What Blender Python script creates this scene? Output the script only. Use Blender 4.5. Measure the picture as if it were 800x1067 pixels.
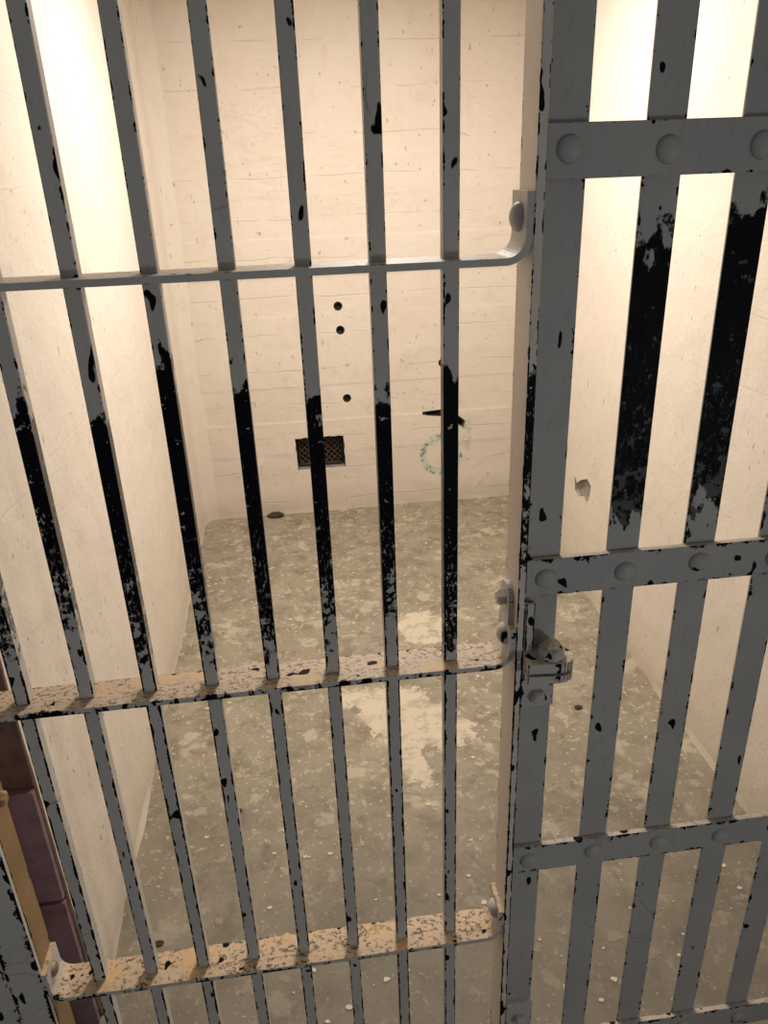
import bpy, bmesh, math, random
from mathutils import Vector, Matrix, noise
import numpy as np

random.seed(7)
sc = bpy.context.scene
for o in list(bpy.data.objects):
    bpy.data.objects.remove(o)
C = bpy.data.collections.new('cell'); sc.collection.children.link(C)

# ------------------------------------------------------------------ units
# plan units: x along the cell front, y into the cell, z up from the middle rail
S, ZF = 0.88, 1.12                       # metres per plan unit, floor below the middle rail
def W(x, y, z):
    return Vector((S*x, S*y, S*(z+ZF)))

# ------------------------------------------------------------------ camera
FPX, PITCH, YAW, ROLL = 796.0, 0.42034, 0.11120, -0.0375
CAM = (-0.22333, -1.06338, 0.76482)
cf = Vector((math.sin(YAW)*math.cos(PITCH), math.cos(YAW)*math.cos(PITCH), -math.sin(PITCH)))
cr0 = Vector((math.cos(YAW), -math.sin(YAW), 0)); cu0 = cr0.cross(cf)
cr = math.cos(ROLL)*cr0 + math.sin(ROLL)*cu0
cu = -math.sin(ROLL)*cr0 + math.cos(ROLL)*cu0
cd = bpy.data.cameras.new('camera'); cam = bpy.data.objects.new('camera', cd); C.objects.link(cam)
cam.matrix_world = Matrix(((cr.x, cu.x, -cf.x, S*CAM[0]), (cr.y, cu.y, -cf.y, S*CAM[1]),
                           (cr.z, cu.z, -cf.z, S*(CAM[2]+ZF)), (0, 0, 0, 1)))
cd.sensor_fit = 'VERTICAL'; cd.sensor_height = 36.0; cd.lens = FPX/1067*36.0
cd.clip_start = 0.02
sc.camera = cam
def ray(px, py):
    return cf*FPX + cr*(px-400) + cu*(533.5-py)
def at_y(px, py, Y):
    d = ray(px, py); t = (Y-CAM[1])/d.y; return Vector(CAM)+t*d
def at_x(px, py, X):
    d = ray(px, py); t = (X-CAM[0])/d.x; return Vector(CAM)+t*d
def at_z(px, py, Z):
    d = ray(px, py); t = (Z-CAM[2])/d.z; return Vector(CAM)+t*d

# ------------------------------------------------------------------ world, lights, exposure
wd = bpy.data.worlds.new('corridor_light'); sc.world = wd; wd.use_nodes = True
wd.node_tree.nodes['Background'].inputs[0].default_value = (0.92, 0.97, 1.0, 1)
wd.node_tree.nodes['Background'].inputs[1].default_value = 0.095
LAMP = (0.13, 1.72, 1.62)
ld = bpy.data.lights.new('lamp_light', 'AREA'); ld.shape = 'DISK'; ld.size = 0.34; ld.energy = 30; ld.color = (1.0, 0.92, 0.825)
lamp_light = bpy.data.objects.new('lamp_light', ld); C.objects.link(lamp_light); lamp_light.location = W(*LAMP)
FILL_LAMP = (1.415, -2.2, -0.15)             # unseen fill lamp, added behind the photographer's right shoulder to light the bar fronts
ld2 = bpy.data.lights.new('corridor_fill_light', 'AREA'); ld2.shape = 'DISK'; ld2.size = 0.26; ld2.energy = 8.5; ld2.color = (0.90, 0.97, 1.0)
l2 = bpy.data.objects.new('corridor_fill_light', ld2); C.objects.link(l2); l2.location = W(*FILL_LAMP)
l2.rotation_euler = Vector((-1, 0, 0)).to_track_quat('-Z', 'Y').to_euler()
sc.view_settings.view_transform = 'Standard'; sc.view_settings.look = 'None'
sc.view_settings.gamma = 1; sc.view_settings.use_curve_mapping = False
sc.view_settings.exposure = 0.07

# ------------------------------------------------------------------ node helpers
class NT:
    def __init__(s, name):
        s.m = bpy.data.materials.new(name); s.m.use_nodes = True
        s.t = s.m.node_tree; s.b = s.t.nodes['Principled BSDF']
    def n(s, typ, **kw):
        x = s.t.nodes.new(typ)
        for k, v in kw.items(): setattr(x, k, v)
        return x
    def put(s, sock, v):
        if isinstance(v, bpy.types.NodeSocket): s.t.links.new(v, sock)
        else: sock.default_value = v
    def math(s, op, a, b=0.0, c=0.0, clamp=False):
        x = s.n('ShaderNodeMath', operation=op, use_clamp=clamp)
        s.put(x.inputs[0], a); s.put(x.inputs[1], b); s.put(x.inputs[2], c); return x.outputs[0]
    def step(s, v, lo, hi):
        x = s.n('ShaderNodeMapRange', interpolation_type='SMOOTHSTEP')
        s.put(x.inputs[0], v); s.put(x.inputs[1], lo); s.put(x.inputs[2], hi); return x.outputs[0]
    def mix(s, f, a, b):
        x = s.n('ShaderNodeMix', data_type='RGBA')
        s.put(x.inputs[0], f)
        for sock, v in ((x.inputs[6], a), (x.inputs[7], b)):
            s.put(sock, v if isinstance(v, bpy.types.NodeSocket) else (*v, 1))
        return x.outputs[2]
    def vmul(s, v, m):
        x = s.n('ShaderNodeVectorMath', operation='MULTIPLY'); s.put(x.inputs[0], v); x.inputs[1].default_value = m; return x.outputs[0]
    def vadd(s, v, m):
        x = s.n('ShaderNodeVectorMath', operation='ADD'); s.put(x.inputs[0], v); s.put(x.inputs[1], m); return x.outputs[0]
    def noise(s, vec, scale, detail=2.0, rough=0.5, dist=0.0, col=False):
        x = s.n('ShaderNodeTexNoise'); s.put(x.inputs['Vector'], vec); x.inputs['Scale'].default_value = scale
        x.inputs['Detail'].default_value = detail; x.inputs['Roughness'].default_value = rough; x.inputs['Distortion'].default_value = dist
        return x.outputs['Color' if col else 'Fac']
    def bump(s, h, strength, dist, normal=None):
        x = s.n('ShaderNodeBump'); s.put(x.inputs['Height'], h); x.inputs['Strength'].default_value = strength; x.inputs['Distance'].default_value = dist
        if normal is not None: s.put(x.inputs['Normal'], normal)
        return x.outputs[0]
    def pos(s):
        s.g = s.n('ShaderNodeNewGeometry'); return s.g.outputs['Position']
    def sep(s, v):
        x = s.n('ShaderNodeSeparateXYZ'); s.put(x.inputs[0], v); return x.outputs

def paint_material(name, base, base2, dust=(0.70, 0.53, 0.36), flk=1.0):
    """grey paint on black iron: chipped at the edges, worn off between two heights.
    object colour carries r,g = top and bottom of the worn zone, b = chipping, a = grime on top faces"""
    N = NT(name); P = N.pos(); z = N.sep(P)[2]
    oi = N.n('ShaderNodeObjectInfo'); oc = N.n('ShaderNodeSeparateColor'); N.put(oc.inputs[0], oi.outputs['Color'])
    wt, wb, chip, grime = oc.outputs[0], oc.outputs[1], oc.outputs[2], oi.outputs['Alpha']
    uv = N.n('ShaderNodeUVMap'); u = N.sep(uv.outputs[0])[0]
    edge = N.math('MULTIPLY', N.math('ABSOLUTE', N.math('SUBTRACT', u, 0.5)), 2.0)
    n1 = N.noise(N.vmul(P, (1, 1, .7)), 62, 3, .6); n1b = N.noise(P, 260, 2, .6)
    nn = N.math('ADD', N.math('MULTIPLY', n1, .75), N.math('MULTIPLY', n1b, .25))
    e = N.math('ADD', N.math('MULTIPLY', N.math('SUBTRACT', edge, 1.0), .55), nn)
    ny = N.sep(N.g.outputs['True Normal'])[1]
    e = N.math('ADD', e, N.math('MULTIPLY', N.math('MULTIPLY', N.math('MULTIPLY', chip, N.math('SUBTRACT', 1.0, N.math('MULTIPLY', N.step(z, 1.0, 1.45), .75))), N.math('ADD', .25, N.math('MULTIPLY', N.step(ny, -.3, -.6), .75))), .30))
    m1 = N.step(e, .565, .585)
    n2 = N.noise(N.vadd(N.vmul(P, (1, 1, .55)), (1.37, 4.2, 8.1)), 40, 1.5, .45)
    m2 = N.step(N.math('ADD', n2, N.math('MULTIPLY', chip, .16)), .735, .75)
    m2 = N.math('MULTIPLY', m2, N.math('MAXIMUM', N.step(ny, -.3, -.6), N.step(N.sep(N.g.outputs['True Normal'])[2], .3, .6)))
    n3 = N.noise(N.vmul(P, (1.6, 1.6, 1)), 26, 4, .6)
    t = N.math('MINIMUM', N.math('SUBTRACT', wt, z), N.math('SUBTRACT', z, wb))
    t = N.math('ADD', t, N.math('MULTIPLY', N.math('SUBTRACT', n3, .5), .26))
    m3 = N.step(t, -.004, .008)
    # leftover flecks of paint, more of them low in the worn zone
    n4 = N.noise(N.vmul(P, (1, 1, .45)), 230, 3, .65)
    low = N.step(N.math('SUBTRACT', z, wb), .36, .05)
    fl = N.step(N.math('ADD', n4, N.math('MULTIPLY', low, .14)), .68, .71)
    clus = N.step(N.noise(P, 28, 2, .5), .42, .60)
    fl = N.math('MULTIPLY', fl, N.math('ADD', .25, N.math('MULTIPLY', clus, .55)))
    big = N.math('MULTIPLY', N.step(N.math('ADD', N.noise(N.vadd(P, (5.3, 2.1, 7.7)), 62, 3, .6), N.math('MULTIPLY', N.step(N.math('SUBTRACT', z, wb), .17, .02), .14)), .66, .675), .95)
    fl = N.math('MULTIPLY', N.math('MAXIMUM', fl, big), flk)
    m3 = N.math('MULTIPLY', m3, N.math('SUBTRACT', 1.0, fl))
    m3 = N.math('MULTIPLY', m3, N.math('MAXIMUM', N.step(ny, -.3, -.5), N.math('MULTIPLY', grime, .7)))
    blk = N.math('MAXIMUM', N.math('MAXIMUM', m1, m2), m3)
    tone = N.noise(P, 7, 3)
    col = N.mix(N.step(tone, .35, .65), base, base2)
    fine = N.noise(N.vmul(P, (1, 1, .3)), 120, 3)
    col = N.mix(N.math('MULTIPLY', N.step(fine, .55, .8), .35), col, (base[0]*.6, base[1]*.6, base[2]*.6))
    cv = N.noise(N.vadd(P, N.vmul(N.noise(P, 30, 2, col=True), (.006, .006, .006))), 9, 1, .5)
    crk = N.math('MULTIPLY', N.step(N.math('ABSOLUTE', N.math('SUBTRACT', cv, .5)), .006, .002), N.step(N.noise(N.vadd(P, (9, 4, 2)), 7, 2), .62, .66))
    col = N.mix(N.math('MULTIPLY', crk, .4), col, (.05, .045, .04))
    nz = N.sep(N.g.outputs['Normal'])[2]
    up = N.math('MULTIPLY', N.step(nz, .5, .8), grime)
    scr = N.noise(N.vadd(N.vmul(P, (1, 1.3, 1)), N.vmul(N.noise(P, 20, 2, col=True), (.02, .02, 0))), 130, 4, .66)
    dcol = N.mix(N.step(scr, .50, .62), dust, (.13, .075, .035))
    dcol = N.mix(N.step(N.noise(P, 16, 2), .5, .7), dcol, (dust[0]*1.1, dust[1]*.98, dust[2]*.72))
    col = N.mix(up, col, dcol)
    col = N.mix(blk, col, (.006, .006, .009))
    N.put(N.b.inputs['Base Color'], col)
    N.put(N.b.inputs['Roughness'], N.math('ADD', .42, N.math('MULTIPLY', fine, .2)))
    N.put(N.b.inputs['Specular IOR Level'], N.math('SUBTRACT', .4, N.math('MULTIPLY', blk, .33)))
    h = N.math('SUBTRACT', N.math('MULTIPLY', fine, .25), blk)
    h = N.math('ADD', h, N.math('MULTIPLY', N.math('MULTIPLY', scr, up), 1.5))
    N.put(N.b.inputs['Normal'], N.bump(h, .5, .0012))
    return N.m

def wall_material(name, base, tint, marks=None, lines=.55):
    N = NT(name); P = N.pos(); px, py, pz = N.sep(P)
    w = N.noise(P, 3.0, 3, .55, col=True)
    Pd = N.vadd(P, N.vmul(w, (.0, .0, .05)))
    zb = N.sep(Pd)[2]
    a = N.noise(P, 2.2, 4, .6); b = N.noise(P, 14, 4, .6); c = N.noise(P, 70, 3, .6)
    col = N.mix(N.step(a, .38, .66), base, tint)
    col = N.mix(N.math('MULTIPLY', N.step(b, .50, .75), .22), col, (base[0]*.80, base[1]*.73, base[2]*.62))
    # small dark pits and scrapes
    sp = N.noise(N.vmul(P, (1, 1, .55)), 60, 2.5, .55)
    pit = N.step(sp, .685, .74)
    col = N.mix(N.math('MULTIPLY', pit, .55), col, (.30, .23, .17))
    # board joints of the formwork
    ph = N.math('ABSOLUTE', N.math('SUBTRACT', N.math('FRACT', N.math('DIVIDE', zb, .176)), .5))
    ln = N.math('MULTIPLY', N.step(ph, .022, .004), N.step(N.noise(P, 5, 2), .42, .58))
    col = N.mix(N.math('MULTIPLY', ln, .35*lines), col, (.42, .31, .22))
    # thin scratches running across
    sv = N.noise(N.vadd(N.vmul(P, (1.2, 1.2, 7)), N.vmul(w, (.3, .3, 1.0))), 5.5, 3, .55)
    sc1 = N.step(N.math('ABSOLUTE', N.math('SUBTRACT', sv, .5)), .008, .0015)
    sc1 = N.math('MULTIPLY', sc1, N.step(N.noise(P, 4.1, 1), .5, .62))
    col = N.mix(N.math('MULTIPLY', sc1, .30*lines), col, (.38, .30, .22))
    # grime at the foot of the wall
    ft = N.step(N.math('ADD', pz, N.math('MULTIPLY', b, .16)), .24, .06)
    col = N.mix(N.math('MULTIPLY', ft, .35), col, (.45, .37, .26))
    if marks: col = marks(N, P, col)
    N.put(N.b.inputs['Base Color'], col)
    N.b.inputs['Roughness'].default_value = .62
    N.b.inputs['Specular IOR Level'].default_value = .25
    h = N.math('ADD', N.math('MULTIPLY', b, .9), N.math('MULTIPLY', c, .35))
    h = N.math('SUBTRACT', h, N.math('MULTIPLY', pit, .8))
    h = N.math('SUBTRACT', h, N.math('MULTIPLY', ln, .9*lines)); h = N.math('SUBTRACT', h, N.math('MULTIPLY', sc1, .4*lines))
    N.put(N.b.inputs['Normal'], N.bump(h, .55, .006))
    return N.m

def simple(name, col, rough=.6, metal=0.0, var=.25, scale=25, bump=.3):
    N = NT(name); P = N.pos(); a = N.noise(P, scale, 4, .6)
    N.put(N.b.inputs['Base Color'], N.mix(N.step(a, .35, .7), col, tuple(c*(1-var) for c in col)))
    N.b.inputs['Roughness'].default_value = rough; N.b.inputs['Metallic'].default_value = metal
    N.put(N.b.inputs['Normal'], N.bump(a, bump, .002))
    return N.m

# ------------------------------------------------------------------ materials
YB, XL, XR, ZC, YW = 3.23, -0.825, 1.075, 1.68, 0.245   # back wall, side walls, ceiling, front end of left wall
M = {}
M['paint'] = paint_material('grey_chipped_paint', (.62, .575, .53), (.57, .535, .50))
M['paint_light'] = paint_material('pale_post_paint', (.80, .70, .61), (.76, .66, .57))
M['paint_tan'] = paint_material('tan_stained_paint', (.33, .21, .105), (.27, .165, .08))
M['paint_dark'] = paint_material('grey_door_paint', (.46, .445, .435), (.51, .49, .465), flk=.22)
ring = at_y(459.5, 473, YB); slot = at_y(481, 440, YB)
def back_marks(N, P, col):
    d = N.vadd(P, tuple(-v for v in W(*ring))); d = N.vadd(d, N.vmul(N.noise(P, 9, 3, col=True), (.05, 0, .05)))
    d = N.vadd(d, (-.025, 0, -.025))
    x, y, z = N.sep(d)
    r = N.math('SQRT', N.math('ADD', N.math('POWER', x, 2), N.math('POWER', z, 2)))
    m = N.step(N.math('ABSOLUTE', N.math('SUBTRACT', r, .098)), .026, .008)
    n = N.noise(P, 34, 4, .65)
    col = N.mix(N.math('MULTIPLY', m, .9), col, (.62, .70, .62))
    m2 = N.math('MULTIPLY', N.step(N.math('ABSOLUTE', N.math('SUBTRACT', r, .100)), .022, .012), N.step(n, .50, .58))
    col = N.mix(N.math('MULTIPLY', m2, .85), col, (.16, .25, .18))
    d2 = N.sep(N.vadd(P, tuple(-v for v in W(slot.x+.03, slot.y, slot.z-.08))))
    m3 = N.math('MULTIPLY', N.step(N.math('ABSOLUTE', d2[0]), .04, .01), N.step(N.math('ABSOLUTE', d2[2]), .12, .05))
    m3 = N.math('MULTIPLY', m3, N.step(n, .45, .62))
    return N.mix(N.math('MULTIPLY', m3, .6), col, (.42, .47, .36))
M['wall_back'] = wall_material('painted_concrete_back', (.82, .745, .66), (.80, .71, .62), back_marks)
M['wall_side'] = wall_material('painted_concrete_side', (.83, .76, .675), (.81, .735, .65), None, .12)
M['ceil'] = simple('ceiling_paint', (.74, .69, .62), .7)
M['recess'] = simple('bare_concrete', (.40, .35, .31), .9, 0, .4, 40)
M['iron'] = simple('rusty_dark_iron', (.022, .018, .016), .7, .2, .5, 60)
M['mesh_wire'] = simple('dull_brass_wire', (.12, .095, .06), .6, .4, .5, 80)
M['purple'] = simple('plum_paint', (.24, .145, .185), .55, 0, .25, 30)
M['brown'] = simple('rust_brown_paint', (.15, .085, .07), .65, 0, .6, 22)
M['porcelain'] = simple('porcelain', (.8, .78, .74), .3)
N = NT('bulb_glass'); N.b.inputs['Emission Color'].default_value = (1, .93, .82, 1); N.b.inputs['Emission Strength'].default_value = 6; M['bulb'] = N.m
M['flake'] = simple('cream_paint_flake', (.74, .66, .53), .6, 0, .2, 90)
M['debris'] = simple('dark_debris', (.05, .042, .035), .9, 0, .4, 90)

def floor_material():
    N = NT('worn_concrete_floor'); P = N.pos()
    wv = N.noise(P, 6, 4, .6, col=True)
    a = N.noise(P, 2.0, 5, .62); b = N.noise(P, 9, 5, .65); c = N.noise(P, 40, 4, .6)
    col = N.mix(N.step(a, .35, .65), (.31, .275, .205), (.37, .33, .25))
    col = N.mix(N.math('MULTIPLY', N.step(b, .45, .66), .7), col, (.215, .185, .135))
    # worn off paint: cream islands of all sizes
    Pd = N.vadd(P, N.vmul(wv, (.10, .10, 0)))
    i1 = N.noise(Pd, 7.5, 5, .62); i2 = N.noise(Pd, 24, 4, .6)
    isl = N.math('MAXIMUM', N.step(i1, .57, .64), N.math('MULTIPLY', N.step(i2, .575, .64), .9))
    col = N.mix(N.math('MULTIPLY', isl, .60), col, (.60, .53, .41))
    spk = N.step(N.noise(P, 70, 2, .5), .65, .70)
    col = N.mix(N.math('MULTIPLY', spk, .75), col, (.70, .63, .50))
    dk = N.step(N.noise(P, 48, 3, .6), .66, .74)
    col = N.mix(N.math('MULTIPLY', dk, .6), col, (.11, .09, .068))
    sm = N.step(N.noise(Pd, 13, 5, .68), .54, .68)
    col = N.mix(N.math('MULTIPLY', sm, .55), col, (.15, .125, .098))
    # the two big cream patches
    def patch(px, py, rx, ry, rot):
        p = W(*at_z(px, py, -ZF)); d = N.vadd(Pd, (-p.x-.05, -p.y-.05, 0))
        mp = N.n('ShaderNodeMapping', vector_type='TEXTURE'); N.put(mp.inputs[0], d); mp.inputs['Rotation'].default_value = (0, 0, rot)
        mp.inputs['Scale'].default_value = (rx, ry, 1)
        x, y, z = N.sep(mp.outputs[0])
        r = N.math('SQRT', N.math('ADD', N.math('POWER', x, 2), N.math('POWER', y, 2)))
        r = N.math('ADD', r, N.math('MULTIPLY', N.math('SUBTRACT', i2, .5), 1.6))
        return N.step(r, 1.04, .92)
    pm = N.math('MAXIMUM', N.math('MAXIMUM', patch(440, 655, .105, .12, .3), patch(432, 752, .12, .20, .9)), patch(400, 728, .16, .07, -.2))
    pm = N.math('MAXIMUM', pm, patch(425, 790, .05, .12, .3))
    pm = N.math('MULTIPLY', pm, N.math('SUBTRACT', 1.0, N.math('MULTIPLY', N.step(N.noise(P, 17, 5, .7), .46, .68), .7)))
    col = N.mix(N.math('MULTIPLY', pm, .9), col, (.68, .60, .47))
    # floor greyer and darker towards the gate: light falloff painted into the colour
    y = N.sep(P)[1]
    fr = N.step(N.math('ADD', y, N.math('MULTIPLY', N.math('SUBTRACT', a, .5), .9)), .95, .2)
    col = N.mix(N.math('MULTIPLY', fr, .6), col, (.165, .145, .122))
    # a crack
    cv = N.noise(N.vadd(P, (3.1, 1.7, 0)), 1.6, 4, .6)
    ck = N.step(N.math('ABSOLUTE', N.math('SUBTRACT', cv, .5)), .0035, .001)
    col = N.mix(N.math('MULTIPLY', ck, .12), col, (.10, .08, .06))
    N.put(N.b.inputs['Base Color'], col)
    N.put(N.b.inputs['Roughness'], N.math('ADD', .45, N.math('MULTIPLY', b, .3)))
    N.b.inputs['Specular IOR Level'].default_value = .3
    h = N.math('ADD', N.math('MULTIPLY', b, .7), N.math('MULTIPLY', c, .35)); h = N.math('ADD', h, N.math('MULTIPLY', isl, .35)); h = N.math('ADD', h, N.math('MULTIPLY', pm, .4))
    N.put(N.b.inputs['Normal'], N.bump(h, .5, .006))
    return N.m
M['floor'] = floor_material()

# ------------------------------------------------------------------ mesh helpers
WL = {}
def link(name, me, mat, parent=None, loc=Vector((0, 0, 0)), col=None):
    o = bpy.data.objects.new(name, me); C.objects.link(o)
    if mat is not None and me is not None and not me.materials: me.materials.append(mat)
    WL[o] = Vector(loc)
    if parent: o.parent = parent; o.location = WL[o]-WL[parent]
    else: o.location = loc
    if col: o.color = col
    return o
def tag(o, label=None, cat=None, group=None, kind=None):
    for k, v in (('label', label), ('category', cat), ('group', group), ('kind', kind)):
        if v: o[k] = v
    return o
def thing(name, label, cat, loc, group=None):
    return tag(link(name, None, None, None, loc), label, cat, group)

def prism(name, prof, axis, L, us=None):
    """profile (a,b) in metres extruded over [0,L]; axis 'x','y','z' is the extrusion axis. each side face has u 0..1 across
    unless us[i] gives a constant"""
    n = len(prof); mp = {'x': lambda a, b, l: (l, a, b), 'y': lambda a, b, l: (a, l, b), 'z': lambda a, b, l: (a, b, l)}[axis]
    vs = [mp(a, b, 0) for a, b in prof]+[mp(a, b, L) for a, b in prof]
    fs, uvs = [], []
    for i in range(n):
        j = (i+1) % n
        fs.append((i, j, j+n, i+n))
        if us and us[i] is not None: uvs += [(us[i], 0), (us[i], 0), (us[i], L), (us[i], L)]
        else: uvs += [(0, 0), (1, 0), (1, L), (0, L)]
    fs.append(tuple(range(n))[::-1]); fs.append(tuple(range(n, 2*n))); uvs += [(.5, 0)]*(2*n)
    me = bpy.data.meshes.new(name); me.from_pydata(vs, [], fs)
    ul = me.uv_layers.new(name='UVMap')
    for i, t in enumerate(uvs): ul.data[i].uv = t
    bm = bmesh.new(); bm.from_mesh(me); bmesh.ops.recalc_face_normals(bm, faces=bm.faces); bm.to_mesh(me); bm.free()
    return me
def chrect(a0, a1, b0, b1, c):
    p = [(a0+c, b0), (a1-c, b0), (a1, b0+c), (a1, b1-c), (a1-c, b1), (a0+c, b1), (a0, b1-c), (a0, b0+c)]
    return p, [None, 0, None, 0, None, 0, None, 0]
def box_part(name, mat, parent, x0, x1, y0, y1, z0, z1, axis='z', ch=.0012, col=None):
    """chamfered bar given in plan units; origin at its low corner centre"""
    a, b = W(x0, y0, z0), W(x1, y1, z1)
    o = (a+b)/2; d = (b-a)/2
    if axis == 'z': p, u = chrect(-d.x, d.x, -d.y, d.y, ch); loc = Vector((o.x, o.y, a.z)); L = 2*d.z
    elif axis == 'x': p, u = chrect(-d.y, d.y, -d.z, d.z, ch); loc = Vector((a.x, o.y, o.z)); L = 2*d.x
    else: p, u = chrect(-d.x, d.x, -d.z, d.z, ch); loc = Vector((o.x, a.y, o.z)); L = 2*d.y
    return link(name, prism(name, p, axis, L, u), mat, parent, loc, col)
def lathe(name, prof, seg=20):
    """(r,z) profile turned round z"""
    bm = bmesh.new(); rings = []
    for r, z in prof:
        if r < 1e-6: rings.append([bm.verts.new((0, 0, z))])
        else: rings.append([bm.verts.new((r*math.cos(2*math.pi*i/seg), r*math.sin(2*math.pi*i/seg), z)) for i in range(seg)])
    for A, B in zip(rings, rings[1:]):
        for i in range(seg):
            j = (i+1) % seg
            q = [A[i % len(A)], A[j % len(A)], B[j % len(B)], B[i % len(B)]]
            q = list(dict.fromkeys(q))
            if len(q) > 2: bm.faces.new(q)
    for R in (rings[0], rings[-1]):
        if len(R) > 2: bm.faces.new(R)
    bmesh.ops.recalc_face_normals(bm, faces=bm.faces)
    for f in bm.faces: f.smooth = True
    me = bpy.data.meshes.new(name); bm.to_mesh(me); bm.free()
    ul = me.uv_layers.new(name='UVMap')
    for d in ul.data: d.uv = (.86, .5)
    return me
def dome_prof(r, h, n=7):
    return [(r, 0)]+[(r*math.cos(t*math.pi/2/n)*(1 if t else .98), h*math.sin(t*math.pi/2/n)) for t in range(0, n)]+[(0, h)]
def fbm(p, sc_, o=4):
    return noise.fractal(Vector(p)*sc_, 1.0, 2.0, o)

def slab(name, origin, U, V, Nn, lu, lv, nu, nv, depth, disp, mat, rec=None):
    """closed wall slab: the seen face is a grid pushed along its normal"""
    vs = []; fs = []
    for j in range(nv+1):
        for i in range(nu+1):
            p = origin+U*(lu*i/nu)+V*(lv*j/nv)
            vs.append(p+Nn*disp(lu*i/nu, lv*j/nv, p))
    k = nu+1
    for j in range(nv):
        for i in range(nu): fs.append((j*k+i, j*k+i+1, (j+1)*k+i+1, (j+1)*k+i))
    loop = [i for i in range(nu)]+[j*k+nu for j in range(nv)]+[nv*k+i for i in range(nu, 0, -1)]+[j*k for j in range(nv, 0, -1)]
    b0 = len(vs)
    for i in loop:
        j_, i_ = divmod(i, k); vs.append(origin+U*(lu*i_/nu)+V*(lv*j_/nv)-Nn*depth)
    n = len(loop)
    for a in range(n):
        b = (a+1) % n; fs.append((loop[b], loop[a], b0+a, b0+b))
    fs.append(tuple(range(b0+n-1, b0-1, -1)))
    me = bpy.data.meshes.new(name); me.from_pydata([tuple(v) for v in vs], [], fs)
    me.materials.append(mat)
    if rec: me.materials.append(rec)
    bm = bmesh.new(); bm.from_mesh(me); bmesh.ops.recalc_face_normals(bm, faces=bm.faces); bm.to_mesh(me); bm.free()
    return link(name, me, None)

def cut(o, cutters):
    for c in cutters:
        m = o.modifiers.new('cut', 'BOOLEAN'); m.operation = 'DIFFERENCE'; m.object = c; m.solver = 'EXACT'; m.material_mode = 'TRANSFER'
    bpy.context.view_layer.update()
    dg = bpy.context.evaluated_depsgraph_get()
    me = bpy.data.meshes.new_from_object(o.evaluated_get(dg))
    o.modifiers.clear(); o.data = me
    for c in cutters: bpy.data.objects.remove(c)

# ------------------------------------------------------------------ the setting
# floor, running out under the gate into the corridor
bm = bmesh.new()
x0, x1, y0, y1 = -1.5, 1.5, -2.0, YB+.15
nx, ny = 60, 110; g = []
for j in range(ny+1):
    row = []
    for i in range(nx+1):
        p = W(x0+(x1-x0)*i/nx, y0+(y1-y0)*j/ny, -ZF)
        p.z += .004*fbm((p.x, p.y, 0), 1.6, 3)-.002
        row.append(bm.verts.new(p))
    g.append(row)
for j in range(ny):
    for i in range(nx): bm.faces.new((g[j][i], g[j][i+1], g[j+1][i+1], g[j+1][i]))
for f in bm.faces: f.smooth = True
me = bpy.data.meshes.new('floor'); bm.to_mesh(me); bm.free()
tag(link('floor', me, M['floor']), 'worn grey brown concrete floor with flaking cream paint', kind='structure')

H = S*(ZC+ZF)
boards = [random.uniform(-.0022, .0022) for _ in range(40)]
def board_disp(a, b, p):
    zz = b/.176; i = int(zz); fr = zz-i
    s = min(1, max(0, (fr-.94)/.06)); off = boards[i]*(1-s)+boards[i+1]*s
    return off+.004*fbm(p, 2.3, 4)+.0012*fbm(p, 14, 3)+(.012*max(0, 1-b/.035)**1.5*(.5+fbm(p, 6, 2)))
wb = slab('wall_back', W(XL-.1, YB, -ZF-.02), Vector((1, 0, 0)), Vector((0, 0, 1)), Vector((0, -1, 0)),
          S*(XR-XL+.2), H+.02*S, 150, 250, .24, board_disp, M['wall_back'], M['recess'])
cutters = []
def cutter(me):
    me.materials.append(M['wall_back']); me.materials.append(M['recess'])
    for p in me.polygons: p.material_index = 1
    o = link('cutter', me, None); cutters.append(o); return o
HOLES = [at_y(352, 319, YB), at_y(354.5, 344, YB), at_y(361.5, 415, YB), at_y(461, 378, YB)]
for h in HOLES:
    c = cutter(lathe('cutter', [(.0215, -.05), (.0215, .15)], 20)); c.rotation_euler = (-math.pi/2, 0, 0); c.location = W(*h)
v0, v1 = at_y(307.5, 457, YB), at_y(360, 486, YB)
VX0, VX1, VZ0, VZ1 = v0.x, v1.x, v1.z, v0.z
pts = []
for t in range(40):                                   # ragged rectangle for the vent opening
    s = t/10
    u, v = [(s, 0), (1, s-1), (3-s, 1), (0, 4-s)][int(s)]
    pts.append(((VX0+(VX1-VX0)*u)*S+random.uniform(-.003, .003), S*(VZ0+(VZ1-VZ0)*v+ZF)+random.uniform(-.003, .003)))
c = cutter(prism('cutter', pts, 'y', .15)); c.location = (0, S*YB-.04, 0)
s0, s1 = at_y(440, 430.5, YB), at_y(483, 440, YB)
sl = [(s0.x, s0.z-.012), (s0.x+.13, s0.z-.03), (s0.x+.135, s0.z-.07), (s0.x+.20, s0.z-.075), (s1.x, s1.z-.035), (s1.x+.01, s1.z+.01), (s1.x-.04, s1.z+.05), (s0.x+.14, s0.z+.04), (s0.x+.12, s0.z+.015), (s0.x, s0.z+.008)]
c = cutter(prism('cutter', [(S*a, S*(b+ZF)) for a, b in sl], 'y', .15)); c.location = (0, S*YB-.04, 0)
cut(wb, cutters)
tag(wb, 'cream painted concrete back wall with board marks and old pipe holes', kind='structure')

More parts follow.
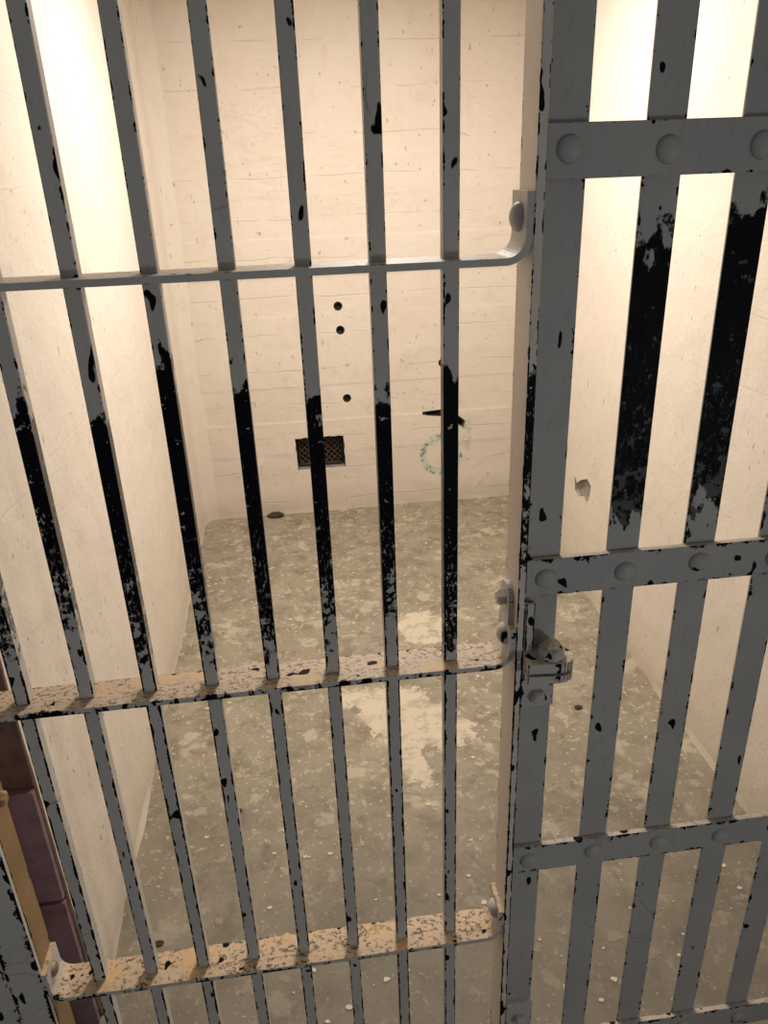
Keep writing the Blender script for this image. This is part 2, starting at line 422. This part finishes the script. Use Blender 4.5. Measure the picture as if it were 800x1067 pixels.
def side_disp(corner):
    def f(a, b, p):
        d = S*YB-p.y; R = .075; off = 0
        if corner and d < R: off = R-math.sqrt(max(0, R*R-(R-d)**2))
        return off+.005*fbm(p, 1.9, 4)+.0012*fbm(p, 12, 3)+(.014*max(0, 1-b/.04)**1.5*(.5+fbm(p, 6, 2)))
    return f
wl = slab('wall_left', W(XL, YW, -ZF-.02), Vector((0, 1, 0)), Vector((0, 0, 1)), Vector((1, 0, 0)),
          S*(YB-YW)+.02, H+.02*S, 150, 130, .30, side_disp(True), M['wall_side'])
tag(wl, 'cream painted concrete side wall on the left of the cell', kind='structure')
wr = slab('wall_right', W(XR, .10, -ZF-.02), Vector((0, 1, 0)), Vector((0, 0, 1)), Vector((-1, 0, 0)),
          S*(YB-.10)+.02, H+.02*S, 150, 130, .25, side_disp(False), M['wall_side'], M['recess'])
cutters = []
nt = [(599, 496), (601, 503), (606, 500), (612, 499), (616, 507), (614, 521), (611, 523), (609, 517), (603, 517), (599, 510)]
pr = [at_x(a, b, XR) for a, b in nt]
c = cutter(prism('cutter', [(S*p.y, S*(p.z+ZF)) for p in pr], 'x', .10)); c.location = (S*XR-.075, 0, 0)
# make the notch shallow
c.location.x = S*XR-.086
cut(wr, cutters)
tag(wr, 'cream painted concrete side wall on the right with a chipped notch', kind='structure')
o = box_part('ceiling', M['ceil'], None, XL-.3, XR+.3, -.02, YB+.2, ZC, ZC+.12, 'y', .002)
tag(o, 'plain painted concrete ceiling of the cell', kind='structure')
# front: lintel wall over the bars, and the corridor wall beyond the left jamb
o = box_part('wall_front', M['wall_side'], None, XL-.3, XR+.3, -.02, .16, 1.385, ZC, 'x', .003)
tag(o, 'painted wall over the barred front', kind='structure')
o = box_part('wall_corridor', M['wall_side'], None, -1.5, -1.01, -.03, .4, -ZF, ZC+.12, 'z', .003)
tag(o, 'corridor wall beyond the grey jamb', kind='structure')

# painted end of the left wall: brown above, plum steel plates below
gz = at_y(55, 935, YW-.01).z; tz = at_y(25, 822, YW-.01).z
o = box_part('trim_1', M['brown'], None, XL-.20, XL-.002, YW-.012, YW, -ZF, 1.38, 'z', .002)
tag(o, 'rust brown painted end of the left wall beside the bars', kind='structure')
def plate(name, z0, z1, round_top):
    a = S*.19; h = S*(z1-z0); r = .03 if round_top else .004
    prof = [(0, 0), (a, 0)]+[(a, h)]+[(r-r*math.sin(t*math.pi/16), h-r+r*math.cos(t*math.pi/16)) for t in range(9)]
    me = prism(name, prof, 'y', .012)
    p = link(name, me, M['purple'], o, W(XL-.193, YW-.012, z0)-Vector((0, .012, 0)))
    return p
plate('plate', -ZF, gz-.006, False); plate('plate', gz+.006, tz, True)

# ------------------------------------------------------------------ left gate of square bars
RF, RB, BW, TH = 0.0259, 0.0442, 0.0226, 0.0098
PXL, PXR = -0.792, 0.1045                     # faces of the posts that the rails are riveted to
ZR = [1.31, 0.6524, 0.0, -0.6694]
zw = lambda z: S*(z+ZF)
gate = thing('barred_gate', 'gate of upright square bars in grey chipped paint, joined by bent flat rails', 'gate', W(-.35, 0, -ZF))
tops = [.50, .47, .47, .49, .535, .475, .49, .46]; bots = [.02, .075, .075, .06, .06, .06, .12, .10]
chips = [.40, .46, .32, .40, .34, .52, .34, .46]
for k in range(8):
    box_part('bar', M['paint'], gate, -.1*k-BW/2, -.1*k+BW/2, 0, BW, -ZF, 1.36, 'z', .0012, (zw(tops[k]), zw(bots[k]), chips[k], 1))
rivet_me = lathe('rivet', dome_prof(.0155, .0095)); bolt_me = lathe('bolt_head', [(.0125, 0), (.0125, .009), (.009, .0125), (0, .0125)], 6)
for p in bolt_me.polygons: p.use_smooth = False
rivet_tan_me = lathe('rivet', dome_prof(.013, .008)); bolt_tan_me = bolt_me.copy()
bigr_me = lathe('rivet', dome_prof(.017, .012))
def rivet(parent, me, x, y, z, face, col, name='rivet', mat='paint'):
    r = link(name, me, M[mat], parent, W(x, y, z), col)
    r.rotation_euler = {'-y': (math.pi/2, 0, 0), '-x': (0, -math.pi/2, 0), '+x': (0, math.pi/2, 0), '+z': (0, 0, 0)}[face]
    return r
def rail(z, hl, hr, chip, grime, fu=0.0):
    r = .026; pts_in, pts_out = [], []
    xa, xb = PXL+TH, PXR-TH
    def arc(cx, cz, rad, a0, a1): return [(cx+rad*math.cos(a0+(a1-a0)*i/8), cz+rad*math.sin(a0+(a1-a0)*i/8)) for i in range(9)]
    inn = [(xa, z+hl)]+arc(xa+r, z+r, r, math.pi, 1.5*math.pi)+arc(xb-r, z+r, r, 1.5*math.pi, 2*math.pi)+[(xb, z+hr)]
    R = r+TH
    out = [(xa-TH, z+hl)]+arc(xa+r, z+r, R, math.pi, 1.5*math.pi)+arc(xb-r, z+r, R, 1.5*math.pi, 2*math.pi)+[(xb+TH, z+hr)]
    bm = bmesh.new(); ul = bm.loops.layers.uv.new('UVMap'); n = len(inn)
    V = lambda p, y: bm.verts.new(W(p[0], y, p[1])-W(-.35, 0, z))
    I0 = [V(p, -RF) for p in inn]; I1 = [V(p, RB) for p in inn]; O0 = [V(p, -RF) for p in out]; O1 = [V(p, RB) for p in out]
    def q(a, b, c, d, u0=0, u1=1):
        f = bm.faces.new((a, b, c, d))
        for l, u in zip(f.loops, (u0, u0, u1, u1)): l[ul].uv = (u, .5)
        return f
    for i in range(n-1):
        sm = not (abs(inn[i][0]-inn[i+1][0]) > .2)
        q(I0[i], I0[i+1], I1[i+1], I1[i]); q(O0[i], O0[i+1], O1[i+1], O1[i])
        q(I0[i], I0[i+1], O0[i+1], O0[i], fu, 1); q(I1[i], I1[i+1], O1[i+1], O1[i])
    q(I0[0], I1[0], O1[0], O0[0]); q(I0[-1], I1[-1], O1[-1], O0[-1])
    bmesh.ops.recalc_face_normals(bm, faces=bm.faces)
    me = bpy.data.meshes.new('rail'); bm.to_mesh(me); bm.free()
    col = (0, 0, chip, grime)
    o = link('rail', me, M['paint'], gate, W(-.35, 0, z), col)
    rivet(o, bigr_me, xb, .008, z+hr*.60, '-x', (0, 0, .25, 0)); rivet(o, rivet_tan_me, xa, .008, z+hl*.60, '+x', (0, 0, .3, .6), 'rivet', 'paint_tan')
    return o
rail(ZR[0], .08, .08, .2, .2); rail(ZR[1], .082, .082, .22, .35); rail(ZR[2], .07, .066, .30, .8, .93); rail(ZR[3], .07, .07, .28, 1.0, .90)
# right post: flat iron set edge on
box_part('post', M['paint_light'], gate, PXR, .1175, -RF-.002, .046, -ZF, 1.38, 'z', .0012, (zw(.50), zw(.17), .62, 0))
# left post: angle iron, its front leg facing the corridor
box_part('post', M['paint'], gate, PXL-.062, PXL, -RF, -RF+.012, -ZF, 1.38, 'z', .0012, (0, 0, .40, 0))
box_part('post_flange', M['paint_tan'], gate, PXL-.012, PXL, -RF+.012, .046, -ZF, 1.38, 'z', .0012, (0, 0, .25, 0))
lb = at_x(5, 817, PXL)
rivet(gate, bolt_tan_me, PXL, .02, lb.z, '+x', (0, 0, .3, .3), 'bolt', 'paint_tan')
# ear with a bolt behind the middle rail's upturned end
ear = [(-.022, 0), (.022, 0)]+[(.022*math.cos(t*math.pi/10), .045+.022*math.sin(t*math.pi/10)) for t in range(11)]
e = link('ear_plate', prism('ear_plate', ear, 'x', .008), M['paint'], gate, W(PXR-.009, .018, .058), (0, 0, .35, 0))
rivet(e, bolt_me, PXR-.009, .018, .105, '-x', (0, 0, .35, 0), 'bolt')
# jamb plate left of the angle iron
o = box_part('trim_2', M['paint'], None, -1.02, PXL-.066, -RF+.004, .03, -ZF, 1.385, 'z', .002, (0, 0, .15, 0))
tag(o, 'flat grey steel jamb at the left of the barred gate', kind='structure')
o = box_part('trim_3', M['paint_dark'], None, -1.02, XR+.2, -.06, .10, 1.37, 1.46, 'x', .003, (0, 0, .1, 0))
tag(o, 'grey steel header over the bars', kind='structure')

# ------------------------------------------------------------------ right door of flat bars
SF = -RF+.002; FB = SF+.012                    # front of the straps, front of the flat bars
door = thing('flat_bar_door', 'door of wide flat grey bars riveted behind broad straps', 'door', W(.6, 0, -ZF))
box_part('stile', M['paint_dark'], door, .119, .1765, FB, FB+.0055, -ZF+.004, 1.36, 'z', .001, (0, 0, .06, 0))
fb = [(.70, .22, .26), (.74, .215, .22), (.60, .22, .3), (.64, .22, .3), (.66, .2, .3), (.6, .2, .3)]
fb = [(a_, b_, .10) for a_, b_, c_ in fb]
for i, (wt, wbm, ch) in enumerate(fb):
    x = .281+.131*i
    box_part('flat_bar', M['paint_dark'], door, x-.0268, x+.0268, FB, FB+.0055, -ZF+.004, 1.36, 'z', .001, (zw(wt-.03), zw(wbm+.03), ch, 0))
box_part('stile', M['paint_dark'], door, .281+.131*6-.03, .281+.131*6+.03-.035, FB, FB+.0055, -ZF+.004, 1.36, 'z', .001, (0, 0, .06, 0))
for z, ch in ((1.3, .1), (.779, .10), (.158, .24), (-.466, .24), (-1.06, .25)):
    s = box_part('strap', M['paint_dark'], door, .119, 1.068, SF, FB, z-.033, z+.033, 'x', .001, (0, 0, ch, .35))
    for i in range(7):
        x = .1515 if i == 0 else .281+.131*(i-1)
        rivet(s, rivet_me, x+random.uniform(-.003, .003), SF, z+random.uniform(-.003, .003), '-y', (0, 0, ch+.04, 0), 'rivet', 'paint_dark')
# hinge on the stile beside the post
def hinge(z, full=True):
    hp = box_part('hinge_plate', M['paint'], door, .1195, .178, FB-.007, FB, z-.10, z+.0, 'z', .0012, (0, 0, .22, 0))
    rivet(hp, bolt_me, .150, FB-.007, z-.078, '-y', (0, 0, .3, 0), 'bolt')
    bx = box_part('hinge_strap', M['paint'], hp, .1195, .134, FB-.018, FB-.007, z-.035, z+.115, 'z', .001, (0, 0, .45, 0))
    for j, (dz, th) in enumerate(((-.016, .014), (.004, .018))):
        r = .026*S; L = .040*S
        pf = [(-L, -r), (0.012, -r)]+[(.012+r*math.cos(-math.pi/2+t*math.pi/12), r*math.sin(-math.pi/2+t*math.pi/12)) for t in range(1, 12)]+[(0.012, r), (-L, r)]
        lug = link('lug', prism('lug', pf, 'z', th*S), M['paint'], hp, W(.157, FB-.032, z+dz), (0, 0, .55+.1*j, .55))
        lug.rotation_euler = (0, 0, -.10)
    r = link('hinge_bolt', lathe('hinge_bolt', [(.020, 0), (.0205, .009), (.017, .014), (.012, .0155), (.0115, .021), (.008, .025), (0, .026)], 8), M['paint'], hp, W(.160, FB-.032, z+.022), (0, 0, .6, 1))
    for p in r.data.polygons: p.use_smooth = False
hinge(.0); hinge(1.2)
hp = box_part('hinge_plate', M['paint'], door, .1195, .1775, FB-.010, FB, -1.0, -.895, 'z', .0012, (0, 0, .22, 0))
rivet(hp, bolt_me, .150, FB-.010, -.945, '-y', (0, 0, .3, 0), 'bolt')

# ------------------------------------------------------------------ things in the back wall
plabs = ['open dark iron pipe end, uppermost of three above the vent', 'open dark iron pipe end just below the uppermost one',
         'open dark iron pipe end nearest above the mesh vent', 'open dark iron pipe end to the right, half behind a bar']
pipe_me = lathe('pipe_end', [(.0145, .02), (.0145, .002), (.017, 0), (.021, 0), (.021, .10), (.0145, .10), (.0145, .06), (0, .06)], 20)
pipe_me.materials.append(M['iron'])
for h, lab in zip(HOLES, plabs):
    o = tag(link('pipe_end', pipe_me, None, None, W(*h)+Vector((0, .004, 0))), lab, 'pipe', 'pipe ends in the back wall'); o.rotation_euler = (-math.pi/2, 0, 0)
vent = thing('vent_grille', 'rectangular vent opening with crossed wire mesh low in the back wall', 'vent', W((VX0+VX1)/2, YB+.045, VZ0+.012))
bm = bmesh.new()
a0, a1, b0, b1 = VX0*S+.012, VX1*S-.012, zw(VZ0)+.012, zw(VZ1)-.012
yv = S*(YB+.045)
def wire(p, q, r=.0028, dy=0):
    d = Vector((q[0]-p[0], 0, q[1]-p[1])); L = d.length
    if L < .01: return
    d /= L; s = Vector((-d.z, 0, d.x))*r; t = Vector((0, r, 0)); vs = []
    for e in (p, q):
        b = Vector((e[0], yv+dy, e[1]))
        vs.append([bm.verts.new(b+s), bm.verts.new(b+t), bm.verts.new(b-s), bm.verts.new(b-t)])
    for i in range(4): bm.faces.new((vs[0][i], vs[0][(i+1) % 4], vs[1][(i+1) % 4], vs[1][i]))
def clipped(c, sgn):
    ps = []
    for x in (a0, a1):
        z = b0+sgn*(x-a0)+c
        if b0-1e-6 <= z <= b1+1e-6: ps.append((x, z))
    for z in (b0, b1):
        x = a0+sgn*(z-b0-c)
        if a0 < x < a1: ps.append((x, z))
    if len(ps) >= 2: wire(ps[0], ps[1], dy=.002*sgn)
stp = .031
for k in range(-14, 22):
    clipped(k*stp, 1); clipped(k*stp+.004, -1)
me = bpy.data.meshes.new('wire_mesh'); bm.to_mesh(me); bm.free()
vo = WL[vent]
me.transform(Matrix.Translation(-vo))
link('wire_mesh', me, M['mesh_wire'], vent, vo)
bm = bmesh.new()
for p, q in (((a0, b0), (a1, b0)), ((a0, b1), (a1, b1)), ((a0, b0), (a0, b1)), ((a1, b0), (a1, b1))): wire(p, q, .006)
me = bpy.data.meshes.new('frame'); bm.to_mesh(me); bm.free(); me.transform(Matrix.Translation(-vo))
link('frame', me, M['iron'], vent, vo)
box_part('back_plate', M['iron'], vent, VX0+.004, VX1-.004, YB+.105, YB+.115, VZ0+.004, VZ1-.004, 'z', .001)
# iron bracket left in the slot above the ring mark
br = [(-.115, .0), (-.02, -.012), (-.01, -.04), (.05, -.045), (.085, -.02), (.085, .015), (.05, .03), (-.01, .025), (-.03, .010), (-.115, .008)]
bc = (s0+s1)/2
o = link('iron_bracket', prism('iron_bracket', br, 'y', .035), M['iron'], None, W(bc.x, YB+.004, bc.z+.012))
tag(o, 'broken black iron bracket set in the back wall above the ring mark', 'bracket')

# ------------------------------------------------------------------ lamp on the ceiling
lamp = thing('ceiling_lamp', 'round flush lamp with a warm glowing diffuser on the cell ceiling', 'lamp', W(LAMP[0], LAMP[1], ZC))
hz = zw(ZC)-W(*LAMP).z
link('lamp_housing', lathe('lamp_housing', [(.10, 0), (.195, -.006), (.20, -hz*.9), (.185, -hz*.9), (.185, -hz*.7), (0, -hz*.7)], 32), M['porcelain'], lamp, W(LAMP[0], LAMP[1], ZC))
link('diffuser', lathe('diffuser', [(.183, -hz*.72), (.183, -hz*.85), (0, -hz*.88)], 32), M['bulb'], lamp, W(LAMP[0], LAMP[1], ZC))

cl = thing('corridor_fill_lamp', 'round fill lamp added out of view on the corridor wall', 'lamp', W(*FILL_LAMP))  # housing and diffuser of the added fill lamp, out of view
cl.rotation_euler = l2.rotation_euler
for nm, pf, mt in (('lamp_housing', [(.09, .07), (.145, .06), (.15, .012), (.135, .012), (.135, .03), (0, .03)], 'porcelain'), ('diffuser', [(.133, .028), (.133, .016), (0, .012)], 'bulb')):
    p = bpy.data.objects.new(nm, lathe(nm, pf, 28)); p.data.materials.append(M[mt]); C.objects.link(p); p.parent = cl
o = box_part('wall_corridor_end', M['wall_side'], None, 1.5, 1.75, -2.75, .0, -ZF, ZC+.12, 'z', .003)
tag(o, 'corridor wall that carries the added fill lamp', kind='structure')

# ------------------------------------------------------------------ litter on the floor
bm = bmesh.new()
for i in range(420):
    y = random.uniform(.05, 3.15); x = random.uniform(XL+.04, XR-.04)
    r = random.choice((.002, .003, .003, .004, .005, .007)); p = W(x, y, -ZF); z = .004*fbm((p.x, p.y, 0), 1.6, 3)-.002
    n = random.randint(5, 7); a0_ = random.random()*6; vs = []
    tl = random.uniform(-.15, .15)
    for t in range(n):
        a_ = a0_+t*2*math.pi/n; q = r*random.uniform(.5, 1.2)
        vs.append((p.x+q*math.cos(a_)*1.3, p.y+q*math.sin(a_), z+.0022+q*math.cos(a_)*tl))
    top = [bm.verts.new(v) for v in vs]; bot = [bm.verts.new((v[0], v[1], z)) for v in vs]
    bm.faces.new(top)
    for t in range(n): bm.faces.new((top[t], bot[t], bot[(t+1) % n], top[(t+1) % n]))
bmesh.ops.recalc_face_normals(bm, faces=bm.faces)
me = bpy.data.meshes.new('paint_flakes'); bm.to_mesh(me); bm.free()
tag(link('paint_flakes', me, M['flake']), 'small cream flakes of fallen paint strewn over the floor', 'paint flakes', kind='stuff')
def lump(px, py, r, lab, wall=False, squash=.32):
    p = at_z(px, py, -ZF)
    bm = bmesh.new(); bmesh.ops.create_icosphere(bm, subdivisions=2, radius=r)
    for v in bm.verts:
        v.co *= 1+.5*fbm(v.co*30+Vector((px, py, 0)), 1, 2); v.co.x *= 1.5; v.co.z = v.co.z*squash+r*squash*.8
    me = bpy.data.meshes.new('floor_scrap'); bm.to_mesh(me); bm.free()
    tag(link('floor_scrap', me, M['debris'], None, W(p.x, min(p.y, YB-.03), -ZF)), lab, 'scrap', 'scraps on the floor')
lump(287, 528, .03, 'flat black scrap at the foot of the back wall near the vent')
lump(248, 846, .009, 'dark scrap lying on the floor left of the pale patch')
lump(165, 983, .008, 'dark scrap on the floor just behind the bottom rail at the left')
lump(602, 737, .009, 'dark scrap on the floor right of the hinge')
